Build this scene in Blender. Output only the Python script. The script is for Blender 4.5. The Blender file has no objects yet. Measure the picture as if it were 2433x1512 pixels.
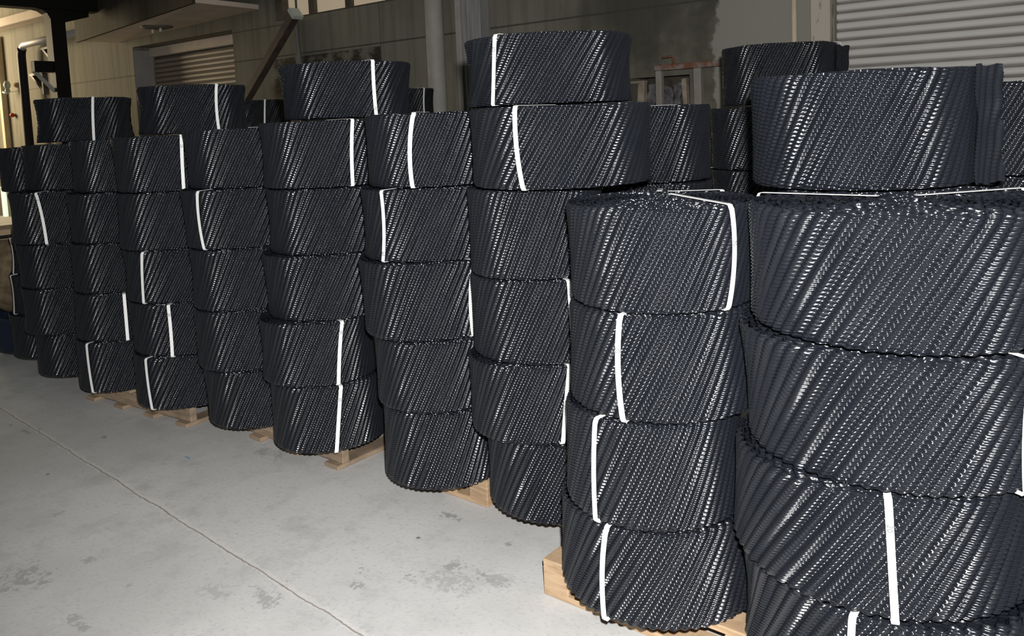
import bpy, math, random
import numpy as np
from mathutils import Vector, Matrix

random.seed(7)
rng = np.random.default_rng(11)
SC = bpy.context.scene
COL = SC.collection
PI = math.pi

# ------------------------------------------------------------------ camera
EYE = Vector((0.0, 0.0, 1.587))
FWD = Vector((-0.6280802, 0.77285251, -0.09063258))
RGT = Vector((0.77775929, 0.62717727, -0.04170331))
UPV = Vector((-0.02461219, 0.09668335, 0.99501084))
cam_data = bpy.data.cameras.new('camera')
cam = bpy.data.objects.new('camera', cam_data)
COL.objects.link(cam)
cam.matrix_world = Matrix(((RGT.x, UPV.x, -FWD.x, EYE.x),
                           (RGT.y, UPV.y, -FWD.y, EYE.y),
                           (RGT.z, UPV.z, -FWD.z, EYE.z),
                           (0, 0, 0, 1)))
cam_data.sensor_fit = 'HORIZONTAL'
cam_data.sensor_width = 36.0
cam_data.lens = 36.0 * 1950.0 / 2433.0
cam_data.shift_x = 0.0
cam_data.shift_y = -(756.0 - 457.62) / 2433.0      # the photograph is a crop, its optical centre lies above the middle
cam_data.clip_start = 0.05
SC.camera = cam

# ------------------------------------------------------------------ colour management
SC.view_settings.view_transform = 'Standard'
SC.view_settings.look = 'None'
SC.view_settings.gamma = 1.0
SC.view_settings.use_curve_mapping = False
SC.view_settings.exposure = 0.0

# ------------------------------------------------------------------ light
world = bpy.data.worlds.new('hall_daylight')
SC.world = world
world.use_nodes = True
wb = world.node_tree.nodes['Background']
wb.inputs[0].default_value = (0.82, 0.86, 0.80, 1)
wb.inputs[1].default_value = 0.10

def lamp(name, kind, loc, target, energy, color=(1, 1, 1), **kw):
    d = bpy.data.lights.new(name, kind)
    d.energy = energy
    d.color = color
    for k, v in kw.items():
        setattr(d, k, v)
    o = bpy.data.objects.new(name, d)
    COL.objects.link(o)
    o.location = loc
    o.rotation_euler = (Vector(target) - Vector(loc)).to_track_quat('-Z', 'Y').to_euler()
    return o

# the flash on the camera
flash_pos = EYE + UPV * 0.13 + RGT * 0.05
lamp('camera_flash', 'SPOT', flash_pos, flash_pos + FWD * 3 + RGT * 0.25 - UPV * 0.35, 860.0, (1.0, 0.985, 0.965),
     spot_size=math.radians(112), spot_blend=0.75, shadow_soft_size=0.025)
# added area lamp out of view, standing in for warm daylight on the far wall
lamp('added_warm_daylight', 'AREA', (-20.6, 4.4, 3.3), (-17.0, 6.5, 2.6), 190.0, (1.0, 0.80, 0.50),
     shape='RECTANGLE', size=1.6, size_y=2.2, spread=math.radians(110))

# ------------------------------------------------------------------ materials
def nodes_of(name, rough=0.6, spec=0.5, metallic=0.0, color=(0.5, 0.5, 0.5)):
    m = bpy.data.materials.new(name)
    m.use_nodes = True
    nt = m.node_tree
    b = nt.nodes['Principled BSDF']
    b.inputs['Base Color'].default_value = (*color, 1)
    b.inputs['Roughness'].default_value = rough
    b.inputs['Metallic'].default_value = metallic
    b.inputs['Specular IOR Level'].default_value = spec
    return m, nt, b

def new(nt, kind, **kw):
    n = nt.nodes.new(kind)
    for k, v in kw.items():
        setattr(n, k, v)
    return n

class NT:
    """small wrapper for building node trees with math on sockets"""
    def __init__(s, nt):
        s.nt = nt
    def val(s, v):
        n = new(s.nt, 'ShaderNodeValue'); n.outputs[0].default_value = v; return n.outputs[0]
    def put(s, sock, v):
        if isinstance(v, (int, float)):
            sock.default_value = v
        elif isinstance(v, tuple):
            sock.default_value = v if len(v) != 3 or sock.type != 'RGBA' else (*v, 1)
        else:
            s.nt.links.new(v, sock)
    def math(s, op, a, b=None, c=None, clamp=False):
        n = new(s.nt, 'ShaderNodeMath', operation=op, use_clamp=clamp)
        for i, v in enumerate((a, b, c)):
            if v is not None:
                s.put(n.inputs[i], v)
        return n.outputs[0]
    def ramp(s, x, a, b, lo=0.0, hi=1.0):
        n = new(s.nt, 'ShaderNodeMapRange', interpolation_type='SMOOTHSTEP')
        s.put(n.inputs[0], x)
        for i, v in enumerate((a, b, lo, hi)):
            n.inputs[i + 1].default_value = v
        return n.outputs[0]
    def mix(s, fac, a, b, blend='MIX'):
        n = new(s.nt, 'ShaderNodeMix', data_type='RGBA', blend_type=blend)
        s.put(n.inputs[0], fac); s.put(n.inputs[6], a); s.put(n.inputs[7], b)
        return n.outputs[2]
    def noise(s, vec, scale, detail=4, rough=0.55, dist=0.0):
        n = new(s.nt, 'ShaderNodeTexNoise')
        s.put(n.inputs['Vector'], vec)
        n.inputs['Scale'].default_value = scale
        n.inputs['Detail'].default_value = detail
        n.inputs['Roughness'].default_value = rough
        n.inputs['Distortion'].default_value = dist
        return n.outputs['Fac']
    def scaled(s, vec, sc):
        n = new(s.nt, 'ShaderNodeMapping'); s.nt.links.new(vec, n.inputs['Vector'])
        n.inputs['Scale'].default_value = sc
        return n.outputs[0]
    def pos(s):
        return new(s.nt, 'ShaderNodeNewGeometry').outputs['Position']
    def obj(s):
        return new(s.nt, 'ShaderNodeTexCoord').outputs['Object']
    def xyz(s, vec):
        n = new(s.nt, 'ShaderNodeSeparateXYZ'); s.nt.links.new(vec, n.inputs[0]); return n.outputs
    def bump(s, h, strength, dist, bsdf):
        n = new(s.nt, 'ShaderNodeBump')
        n.inputs['Strength'].default_value = strength; n.inputs['Distance'].default_value = dist
        s.put(n.inputs['Height'], h); s.nt.links.new(n.outputs[0], bsdf.inputs['Normal'])

def speckled(name, c1, c2, scale, rough=0.6, spec=0.4, metallic=0.0, stretch=(1, 1, 1), bump=0.0, lo=0.3, hi=0.7):
    m, nt, b = nodes_of(name, rough, spec, metallic)
    k = NT(nt)
    f = k.noise(k.scaled(k.obj(), stretch), scale, 6, 0.6)
    nt.links.new(k.mix(k.ramp(f, lo, hi), (*c1, 1), (*c2, 1)), b.inputs['Base Color'])
    if bump:
        k.bump(f, bump, 0.004, b)
    return m

def make_pvc():
    m, nt, b = nodes_of('black_pvc_film', 0.3, 0.65, 0.0, (0.011, 0.012, 0.016))
    k = NT(nt)
    f = k.noise(k.obj(), 9, 3)
    nt.links.new(k.ramp(f, 0.3, 0.7, 0.17, 0.25), b.inputs['Roughness'])
    nt.links.new(k.mix(f, (0.0066, 0.0076, 0.0108, 1), (0.0092, 0.0104, 0.0140, 1)), b.inputs['Base Color'])
    return m

def make_floor():
    m, nt, b = nodes_of('concrete_floor', 0.75, 0.3)
    k = NT(nt)
    p = k.pos()
    x, y, z = k.xyz(p)
    big = k.noise(p, 0.9, 5, 0.6)
    mid = k.noise(p, 4.5, 8, 0.65)
    fine = k.noise(p, 60, 4, 0.6)
    col = k.mix(k.ramp(big, 0.35, 0.65), (0.455, 0.452, 0.442, 1), (0.545, 0.54, 0.53, 1))
    col = k.mix(k.ramp(k.noise(p, 11, 8, 0.7), 0.54, 0.70, 0, 0.38), col, (0.34, 0.337, 0.33, 1))
    col = k.mix(k.ramp(mid, 0.48, 0.68, 0, 0.65), col, (0.40, 0.397, 0.39, 1))
    col = k.mix(k.ramp(fine, 0.52, 0.74, 0, 0.45), col, (0.30, 0.297, 0.29, 1))
    # pale drag scratches
    scr = k.noise(k.scaled(p, (2.0, 14.0, 1.0)), 2.2, 3, 0.5, 0.6)
    col = k.mix(k.ramp(scr, 0.70, 0.76, 0, 0.35), col, (0.60, 0.60, 0.59, 1))
    # small dark specks
    vo = new(nt, 'ShaderNodeTexVoronoi'); nt.links.new(p, vo.inputs['Vector']); vo.inputs['Scale'].default_value = 4.2
    col = k.mix(k.ramp(vo.outputs['Distance'], 0.025, 0.05, 0.75, 0.0), col, (0.10, 0.10, 0.10, 1))
    # named stains
    warp = k.noise(p, 16, 6, 0.65, 0.4)
    warp2 = k.noise(p, 55, 4, 0.6)
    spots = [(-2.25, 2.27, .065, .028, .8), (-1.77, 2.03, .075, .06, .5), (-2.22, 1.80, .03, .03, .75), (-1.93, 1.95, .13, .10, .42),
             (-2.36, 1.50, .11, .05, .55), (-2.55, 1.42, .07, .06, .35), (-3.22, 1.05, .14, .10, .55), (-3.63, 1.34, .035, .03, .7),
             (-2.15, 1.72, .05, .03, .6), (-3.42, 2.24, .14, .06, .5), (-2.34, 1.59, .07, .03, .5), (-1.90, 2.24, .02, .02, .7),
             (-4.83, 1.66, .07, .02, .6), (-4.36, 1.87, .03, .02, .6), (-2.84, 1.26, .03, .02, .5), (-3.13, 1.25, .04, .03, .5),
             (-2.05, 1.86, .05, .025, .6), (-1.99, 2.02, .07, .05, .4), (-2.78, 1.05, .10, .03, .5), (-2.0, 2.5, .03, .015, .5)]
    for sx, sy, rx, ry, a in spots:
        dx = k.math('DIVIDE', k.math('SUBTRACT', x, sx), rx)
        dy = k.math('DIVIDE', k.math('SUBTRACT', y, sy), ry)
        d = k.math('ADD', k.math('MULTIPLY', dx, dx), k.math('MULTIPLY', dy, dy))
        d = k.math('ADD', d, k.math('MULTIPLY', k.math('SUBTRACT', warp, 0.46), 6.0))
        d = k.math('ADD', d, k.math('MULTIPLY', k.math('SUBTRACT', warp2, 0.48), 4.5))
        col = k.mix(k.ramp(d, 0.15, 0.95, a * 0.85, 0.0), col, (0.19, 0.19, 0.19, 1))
    # bits of blue scuff
    dx = k.math('DIVIDE', k.math('SUBTRACT', x, -3.72), .035); dy = k.math('DIVIDE', k.math('SUBTRACT', y, 1.98), .012)
    d = k.math('ADD', k.math('MULTIPLY', dx, dx), k.math('MULTIPLY', dy, dy))
    col = k.mix(k.ramp(k.math('ADD', d, k.math('MULTIPLY', warp2, 1.2)), 0.6, 1.3, 0.75, 0.0), col, (0.12, 0.27, 0.42, 1))
    # sawn joint running along the hall
    off = k.math('MULTIPLY', k.math('SUBTRACT', k.noise(p, 5.0, 5, 0.7), 0.5), 0.035)
    line = k.math('SUBTRACT', y, k.math('ADD', k.math('MULTIPLY', x, -0.0535), 1.452))
    dl = k.math('ABSOLUTE', k.math('ADD', line, off))
    brk = k.noise(p, 26, 5, 0.7)
    wide = k.math('ADD', 0.005, k.math('MULTIPLY', k.ramp(brk, 0.42, 0.68), 0.016))
    col = k.mix(k.ramp(k.math('SUBTRACT', dl, wide), 0.0, 0.008, 0.5, 0.0), col, (0.62, 0.595, 0.57, 1))
    dk = k.math('ABSOLUTE', k.math('ADD', k.math('ADD', line, off), 0.005))
    col = k.mix(k.ramp(dk, 0.0012, 0.0045, 0.8, 0.0), col, (0.20, 0.165, 0.15, 1))
    # second joint across the hall, far end
    l2 = k.math('ABSOLUTE', k.math('ADD', k.math('SUBTRACT', x, -5.75), k.math('MULTIPLY', off, 0.6)))
    col = k.mix(k.ramp(l2, 0.004, 0.012, 0.45, 0.0), col, (0.58, 0.57, 0.55, 1))
    nt.links.new(col, b.inputs['Base Color'])
    k.bump(k.math('ADD', k.math('MULTIPLY', mid, 0.6), k.math('MULTIPLY', fine, 0.25)), 0.25, 0.01, b)
    return m

def make_wall():
    m, nt, b = nodes_of('weathered_concrete_wall', 0.85, 0.25)
    k = NT(nt)
    p = k.pos()
    x, y, z = k.xyz(p)
    big = k.noise(p, 0.8, 5, 0.6)
    streak = k.noise(k.scaled(p, (5.5, 5.5, 0.35)), 1.2, 5, 0.6)
    fine = k.noise(p, 30, 5, 0.65)
    col = k.mix(k.ramp(big, 0.3, 0.7), (0.175, 0.166, 0.132, 1), (0.225, 0.213, 0.170, 1))
    col = k.mix(k.ramp(streak, 0.42, 0.72, 0, 0.6), col, (0.098, 0.090, 0.066, 1))
    col = k.mix(k.ramp(fine, 0.55, 0.75, 0, 0.3), col, (0.13, 0.123, 0.095, 1))
    # cooler, paler plaster on the stretch beside the big shutter
    edge = k.math('ADD', x, k.math('MULTIPLY', k.math('SUBTRACT', k.noise(p, 2.6, 5, 0.6), 0.5), 0.5))
    pale = k.ramp(edge, -3.03, -2.99)
    col = k.mix(pale, col, (0.235, 0.228, 0.198, 1))
    # damp black stain left of it
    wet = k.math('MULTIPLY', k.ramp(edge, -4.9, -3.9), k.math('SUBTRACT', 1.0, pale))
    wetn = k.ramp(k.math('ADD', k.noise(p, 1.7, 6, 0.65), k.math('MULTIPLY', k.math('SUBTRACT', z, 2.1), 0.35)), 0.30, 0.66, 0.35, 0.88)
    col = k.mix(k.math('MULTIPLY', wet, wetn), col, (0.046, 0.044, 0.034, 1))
    # mouldy strip under the joint
    inx = k.math('MULTIPLY', k.ramp(x, -9.25, -9.15), k.ramp(x, -7.15, -7.12, 1, 0))
    inz = k.math('MULTIPLY', k.ramp(z, 1.9, 2.1), k.ramp(z, 2.462, 2.478, 1, 0))
    mould = k.ramp(k.noise(k.scaled(p, (1.0, 1.0, 1.4)), 4.0, 6, 0.65), 0.46, 0.60, 0.95, 0.15)
    col = k.mix(k.math('MULTIPLY', k.math('MULTIPLY', inx, inz), mould), col, (0.035, 0.030, 0.024, 1))
    # panel joints
    def joint(sock, at, w, strength):
        return k.ramp(k.math('ABSOLUTE', k.math('SUBTRACT', sock, at)), w * 0.4, w, strength, 0.0)
    for at in (2.505,):
        col = k.mix(joint(z, at, 0.013, 0.8), col, (0.05, 0.047, 0.04, 1))
    col = k.mix(k.math('MULTIPLY', joint(z, 2.90, 0.013, 0.6), k.math('MULTIPLY', k.ramp(x, -9.0, -8.9, 1, 0), k.ramp(x, -10.2, -10.1))), col, (0.05, 0.047, 0.04, 1))
    for at in (-7.13, -10.9, -15.0, -16.3, -13.05):
        col = k.mix(joint(x, at, 0.012, 0.6), col, (0.07, 0.065, 0.05, 1))
    for at, w in ((-16.75, 0.35), (-15.9, 0.2)):
        col = k.mix(joint(x, at, w, 0.35), col, (0.12, 0.105, 0.075, 1))
    nt.links.new(col, b.inputs['Base Color'])
    k.bump(k.math('ADD', streak, k.math('MULTIPLY', fine, 0.5)), 0.25, 0.012, b)
    return m

def make_wood(name, c1, c2, scale=7.0):
    m, nt, b = nodes_of(name, 0.75, 0.25)
    k = NT(nt)
    o = k.obj()
    g = k.noise(k.scaled(o, (1.0, 1.0, 9.0)), scale, 6, 0.65, 0.4)
    d = k.noise(o, 3.0, 5, 0.6)
    col = k.mix(k.ramp(g, 0.3, 0.7), (*c1, 1), (*c2, 1))
    col = k.mix(k.ramp(d, 0.5, 0.7, 0, 0.75), col, (0.15, 0.11, 0.08, 1))
    nt.links.new(col, b.inputs['Base Color'])
    return m

M = {}
M['pvc'] = make_pvc()
M['strap'] = nodes_of('white_strapping', 0.45, 0.4, 0, (0.80, 0.80, 0.79))[0]
M['ink'] = nodes_of('marker_ink', 0.6, 0.3, 0, (0.02, 0.02, 0.03))[0]
M['floor'] = make_floor()
M['wall'] = make_wall()
M['wood'] = make_wood('pallet_wood', (0.29, 0.19, 0.11), (0.42, 0.30, 0.19))
M['wood_dark'] = make_wood('worn_pallet_wood', (0.23, 0.165, 0.11), (0.35, 0.265, 0.185))
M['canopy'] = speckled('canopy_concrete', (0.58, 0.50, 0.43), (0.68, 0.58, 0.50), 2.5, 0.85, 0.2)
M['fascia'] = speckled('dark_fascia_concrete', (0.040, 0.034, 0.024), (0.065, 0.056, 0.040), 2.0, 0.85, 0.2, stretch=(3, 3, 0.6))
M['frame_brown'] = speckled('brown_window_frame', (0.07, 0.06, 0.045), (0.10, 0.085, 0.065), 8, 0.7, 0.3)
def grooved_paint(name, c1, c2, groove_shade, pitch, z0):
    m, nt, b = nodes_of(name, 0.55, 0.35)
    k = NT(nt)
    p = k.pos()
    x, y, z = k.xyz(p)
    col = k.mix(k.noise(p, 4, 6, 0.6), (*c1, 1), (*c2, 1))
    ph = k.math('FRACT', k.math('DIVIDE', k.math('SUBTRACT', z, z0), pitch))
    # shade in the grooves between the slats, painted into the colour
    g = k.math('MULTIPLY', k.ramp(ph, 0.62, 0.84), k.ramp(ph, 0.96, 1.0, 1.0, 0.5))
    col = k.mix(k.math('MULTIPLY', g, k.ramp(k.noise(k.scaled(p, (1, 1, 6)), 3, 5, 0.6), 0.2, 0.6, 0.65, 0.95)), col, (*groove_shade, 1))
    nt.links.new(col, b.inputs['Base Color'])
    return m
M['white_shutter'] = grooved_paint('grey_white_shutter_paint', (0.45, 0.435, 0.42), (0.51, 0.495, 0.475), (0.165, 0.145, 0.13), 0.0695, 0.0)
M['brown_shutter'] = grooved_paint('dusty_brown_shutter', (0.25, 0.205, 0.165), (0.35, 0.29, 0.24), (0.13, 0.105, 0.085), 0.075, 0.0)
M['jamb'] = speckled('grey_jamb_plaster', (0.30, 0.29, 0.295), (0.36, 0.345, 0.345), 4, 0.8, 0.2)
M['peeling'] = speckled('peeling_white_paint', (0.20, 0.165, 0.13), (0.40, 0.36, 0.305), 7, 0.75, 0.25, stretch=(2, 2, 0.6), lo=0.34, hi=0.46)
M['pale_paint'] = speckled('pale_grey_paint', (0.33, 0.315, 0.28), (0.39, 0.37, 0.335), 6, 0.6, 0.35)
M['dull_paint'] = speckled('dull_grey_paint', (0.19, 0.175, 0.155), (0.24, 0.22, 0.195), 6, 0.6, 0.35)
M['beige_pipe'] = speckled('beige_pipe_paint', (0.44, 0.37, 0.27), (0.52, 0.45, 0.34), 6, 0.6, 0.35)
M['grey_metal'] = speckled('grey_sheet_metal', (0.19, 0.19, 0.19), (0.27, 0.265, 0.265), 4, 0.5, 0.4, stretch=(6, 6, 0.4))
M['rusty_paint'] = speckled('rust_spotted_paint', (0.19, 0.17, 0.155), (0.15, 0.06, 0.035), 9, 0.7, 0.3, lo=0.42, hi=0.58)
M['rust_steel'] = speckled('brown_oxidised_steel', (0.055, 0.042, 0.036), (0.09, 0.066, 0.052), 7, 0.6, 0.4, stretch=(1, 1, 1))
M['light_steel'] = speckled('pale_steel_plate', (0.46, 0.50, 0.47), (0.55, 0.58, 0.55), 6, 0.5, 0.4)
M['black_steel'] = nodes_of('black_painted_steel', 0.55, 0.3, 0, (0.006, 0.0055, 0.0045))[0]
M['galv'] = nodes_of('galvanised_pipe', 0.45, 0.5, 0.0, (0.52, 0.52, 0.53))[0]
M['shaded_pipe'] = nodes_of('shaded_downpipe', 0.6, 0.3, 0, (0.012, 0.012, 0.018))[0]  # vertical run of the wall pipe, its shade put into the colour
M['bracket'] = nodes_of('grey_bracket_steel', 0.6, 0.3, 0, (0.13, 0.12, 0.11))[0]
M['dark_hole'] = speckled('dark_recess', (0.035, 0.03, 0.026), (0.09, 0.075, 0.06), 6, 0.9, 0.1)  # mottled dark brown for the back of the wall recess
M['tarp'] = speckled('crumpled_grey_tarp', (0.035, 0.033, 0.036), (0.15, 0.14, 0.145), 7, 0.6, 0.35)
M['plaster_bit'] = speckled('broken_plaster', (0.20, 0.16, 0.12), (0.34, 0.29, 0.23), 9, 0.85, 0.2)
M['sack'] = speckled('brown_mottled_sacking', (0.10, 0.075, 0.045), (0.22, 0.165, 0.105), 12, 0.9, 0.15)
M['blue_tub'] = nodes_of('dark_blue_plastic', 0.4, 0.45, 0, (0.008, 0.014, 0.032))[0]
M['carton'] = speckled('tan_cardboard', (0.36, 0.26, 0.16), (0.44, 0.33, 0.21), 6, 0.8, 0.2)
M['glass_lamp'] = nodes_of('greenish_glass', 0.15, 0.6, 0, (0.42, 0.50, 0.44))[0]
M['red'] = nodes_of('red_plastic', 0.45, 0.4, 0, (0.45, 0.06, 0.03))[0]
M['ceiling'] = speckled('brown_ceiling_concrete', (0.20, 0.16, 0.11), (0.27, 0.215, 0.15), 2, 0.85, 0.2)
M['cable'] = nodes_of('grey_cable', 0.6, 0.3, 0, (0.10, 0.10, 0.105))[0]

def lit_pane(name, color, strength):
    m, nt, b = nodes_of(name, 0.4, 0.4, 0, tuple(c * 0.6 for c in color))
    k = NT(nt)
    f = k.noise(k.obj(), 1.6, 4)
    nt.links.new(k.mix(f, (*[c * 0.9 for c in color], 1), (*color, 1)), b.inputs['Emission Color'])
    b.inputs['Emission Strength'].default_value = strength
    return m
M['pane'] = lit_pane('daylit_frosted_pane', (0.62, 0.50, 0.35), 0.42)
M['slit'] = lit_pane('daylight_gap', (0.80, 0.95, 0.70), 1.0)
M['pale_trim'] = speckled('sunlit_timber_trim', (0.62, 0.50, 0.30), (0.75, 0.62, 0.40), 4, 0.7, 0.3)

# ------------------------------------------------------------------ mesh helpers
class MB:
    def __init__(s):
        s.v = []; s.f = []; s.smooth = []
    def add(s, verts, faces, smooth=False):
        o = len(s.v)
        s.v += [tuple(p) for p in verts]
        s.f += [tuple(i + o for i in f) for f in faces]
        s.smooth += [smooth] * len(faces)
        return s
    def box(s, x0, x1, y0, y1, z0, z1, bev=0.0):
        if bev <= 0:
            v = [(x, y, z) for x in (x0, x1) for y in (y0, y1) for z in (z0, z1)]
            return s.add(v, [(0, 1, 3, 2), (4, 6, 7, 5), (0, 4, 5, 1), (2, 3, 7, 6), (0, 2, 6, 4), (1, 5, 7, 3)])
        # chamfered box: three inset rectangles per axis
        b = min(bev, (x1 - x0) * .45, (y1 - y0) * .45, (z1 - z0) * .45)
        import bmesh
        bm = bmesh.new()
        bmesh.ops.create_cube(bm, size=1.0)
        for q in bm.verts:
            q.co = ((x0 + x1) / 2 + q.co.x * (x1 - x0), (y0 + y1) / 2 + q.co.y * (y1 - y0), (z0 + z1) / 2 + q.co.z * (z1 - z0))
        bmesh.ops.bevel(bm, geom=bm.edges[:], offset=b, segments=1, affect='EDGES')
        bm.verts.index_update()
        s.add([q.co[:] for q in bm.verts], [[q.index for q in f.verts] for f in bm.faces])
        bm.free()
        return s
    def tube(s, pts, r, n=12, caps=True):
        pts = [Vector(p) for p in pts]
        rings = []
        up = None
        for i, p in enumerate(pts):
            t = (pts[min(i + 1, len(pts) - 1)] - pts[max(i - 1, 0)]).normalized()
            if up is None:
                up = Vector((0, 0, 1)) if abs(t.z) < 0.9 else Vector((1, 0, 0))
            a = t.cross(up).normalized(); bvec = a.cross(t).normalized(); up = bvec
            rr = r[i] if isinstance(r, (list, tuple)) else r
            rings.append([p + (a * math.cos(2 * PI * j / n) + bvec * math.sin(2 * PI * j / n)) * rr for j in range(n)])
        v = [q for ring in rings for q in ring]
        f = []
        for i in range(len(pts) - 1):
            for j in range(n):
                k = (j + 1) % n
                f.append((i * n + j, i * n + k, (i + 1) * n + k, (i + 1) * n + j))
        s.add(v, f, True)
        if caps:
            o = len(s.v) - len(v)
            s.f.append(tuple(o + j for j in range(n))[::-1]); s.smooth.append(False)
            s.f.append(tuple(o + (len(pts) - 1) * n + j for j in range(n))); s.smooth.append(False)
        return s
    def prism(s, poly, axis_from, axis_to):
        """poly: list of 3-D points, swept by the vector axis_to - axis_from"""
        d = Vector(axis_to) - Vector(axis_from)
        n = len(poly)
        v = [Vector(p) for p in poly] + [Vector(p) + d for p in poly]
        f = [tuple(range(n))[::-1], tuple(range(n, 2 * n))] + [(i, (i + 1) % n, n + (i + 1) % n, n + i) for i in range(n)]
        return s.add(v, f)
    def lathe(s, prof, c, n=32):
        v = []; f = []
        for r, z in prof:
            v += [(c[0] + r * math.cos(2 * PI * j / n), c[1] + r * math.sin(2 * PI * j / n), c[2] + z) for j in range(n)]
        for i in range(len(prof) - 1):
            for j in range(n):
                k = (j + 1) % n
                f.append((i * n + j, i * n + k, (i + 1) * n + k, (i + 1) * n + j))
        return s.add(v, f, True)
    def mesh(s, name):
        me = bpy.data.meshes.new(name)
        me.from_pydata(s.v, [], s.f)
        me.polygons.foreach_set('use_smooth', s.smooth)
        me.update()
        return me

def link(name, me, mat=None, parent=None, label=None):
    if isinstance(me, MB):
        me = me.mesh(name)
    o = bpy.data.objects.new(name, me)
    COL.objects.link(o)
    if mat is not None and not me.materials:
        me.materials.append(mat)
    if parent is not None:
        o.parent = parent
    if label:
        o['label'] = label
    return o

def tag(o, label, cat, group=None, kind=None):
    o['label'] = label; o['category'] = cat
    if group: o['group'] = group
    if kind: o['kind'] = kind
    return o

def thing(name, loc, label, cat, group=None, kind=None):
    o = bpy.data.objects.new(name, None)
    COL.objects.link(o)
    o.location = loc
    o.empty_display_size = 0.1
    return tag(o, label, cat, group, kind)

def struct(name, mb, mat, label, cat):
    return tag(link(name, mb, mat), label, cat, None, 'structure')

# ------------------------------------------------------------------ the setting
fl = MB(); fl.add([(-26, -5, 0), (6, -5, 0), (6, 6.9, 0), (-26, 6.9, 0)], [(0, 1, 2, 3)])
struct('floor', fl, M['floor'], 'pale grey concrete floor with a sawn joint and dark stains', 'floor')

WY = 6.5
holes = [(-12.9, -10.1, 0, 2.95, 0.36), (-8.93, -6.45, 2.955, 4.3, 0.12), (-2.05, 3.5, 0, 4.3, 0.12), (-3.86, -3.265, 1.0, 1.895, 0.30)]
xs = sorted({-26.0, 6.0} | {h[0] for h in holes} | {h[1] for h in holes})
zs = sorted({0.0, 5.0} | {h[2] for h in holes} | {h[3] for h in holes})
wl = MB()
for i in range(len(xs) - 1):
    for j in range(len(zs) - 1):
        cx, cz = (xs[i] + xs[i + 1]) / 2, (zs[j] + zs[j + 1]) / 2
        if any(h[0] < cx < h[1] and h[2] < cz < h[3] for h in holes):
            continue
        wl.add([(xs[i], WY, zs[j]), (xs[i + 1], WY, zs[j]), (xs[i + 1], WY, zs[j + 1]), (xs[i], WY, zs[j + 1])], [(0, 1, 2, 3)])
for x0, x1, z0, z1, d in holes:
    y0, y1 = WY, WY + d
    wl.add([(x0, y0, z0), (x0, y1, z0), (x0, y1, z1), (x0, y0, z1)], [(0, 1, 2, 3)])
    wl.add([(x1, y0, z0), (x1, y0, z1), (x1, y1, z1), (x1, y1, z0)], [(0, 1, 2, 3)])
    wl.add([(x0, y0, z1), (x0, y1, z1), (x1, y1, z1), (x1, y0, z1)], [(0, 1, 2, 3)])
    if z0 > 0:
        wl.add([(x0, y0, z0), (x1, y0, z0), (x1, y1, z0), (x0, y1, z0)], [(0, 1, 2, 3)])
wl.add([(-26, WY + .5, 0), (6, WY + .5, 0), (6, WY + .5, 5), (-26, WY + .5, 5)], [(0, 1, 2, 3)])
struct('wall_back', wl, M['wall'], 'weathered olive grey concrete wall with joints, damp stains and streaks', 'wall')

# recess behind the broken plaster
rc = MB(); rc.add([(-3.86, WY + .30, 1.0), (-3.265, WY + .30, 1.0), (-3.265, WY + .30, 1.895), (-3.86, WY + .30, 1.895)], [(0, 1, 2, 3)])
rec = struct('trim_1', rc, M['dark_hole'], 'dark back of the square recess in the stained wall', 'wall recess')
bt = MB()
bt.prism([(-3.86, WY + .02, 1.87), (-3.72, WY + .02, 1.87), (-3.725, WY + .02, 1.845), (-3.86, WY + .02, 1.85)], (0, 0, 0), (0, .06, 0))
bt.prism([(-3.79, WY + .03, 1.84), (-3.725, WY + .03, 1.86), (-3.735, WY + .03, 1.62), (-3.80, WY + .03, 1.45), (-3.86, WY + .03, 1.45), (-3.80, WY + .03, 1.70)], (0, 0, 0), (0, .05, 0))
bt.prism([(-3.36, WY + .03, 1.86), (-3.315, WY + .03, 1.87), (-3.30, WY + .03, 1.3), (-3.40, WY + .03, 1.3), (-3.345, WY + .03, 1.6)], (0, 0, 0), (0, .05, 0))
link('broken_plaster_edge', bt, M['plaster_bit'], rec)
# crumpled sheet stuffed in the recess
cs = MB(); nx, nz = 26, 34; vv = []
for j in range(nz + 1):
    for i in range(nx + 1):
        u, w = i / nx, j / nz
        vv.append((-3.75 + .36 * u + .01 * math.sin(9 * w), WY + .16 + .045 * math.sin(7 * u + 5 * w) + .03 * math.sin(19 * u - 11 * w + 1) + .015 * math.sin(41 * w + 23 * u),
                   1.02 + .80 * w + .02 * math.sin(8 * u)))
cs.add(vv, [(j * (nx + 1) + i, j * (nx + 1) + i + 1, (j + 1) * (nx + 1) + i + 1, (j + 1) * (nx + 1) + i) for j in range(nz) for i in range(nx)], True)
tag(link('crumpled_tarp', cs, M['tarp']), 'crumpled dark grey sheet stuffed into the square wall recess', 'tarp')

def shutter(x0, x1, z0, z1, y, pitch, amp):
    """rolled slats: a full round bulge, then a narrow hooked groove where two slats interlock"""
    mb = MB(); prof = []
    n = int((z1 - z0) / pitch)
    for i in range(n):
        zb = z0 + i * pitch
        for t, d in ((0.0, 0.15), (0.06, 0.62), (0.14, 0.86), (0.26, 0.98), (0.40, 1.0), (0.54, 0.93), (0.66, 0.78), (0.75, 0.55), (0.81, 0.25), (0.86, -0.02), (0.92, -0.10), (0.97, -0.02)):
            prof.append((y - amp * d, zb + t * pitch))
    m = len(prof)
    v = [(x0, a, b) for a, b in prof] + [(x1, a, b) for a, b in prof]
    return mb.add(v, [(i, m + i, m + i + 1, i + 1) for i in range(m - 1)], True)

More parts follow.
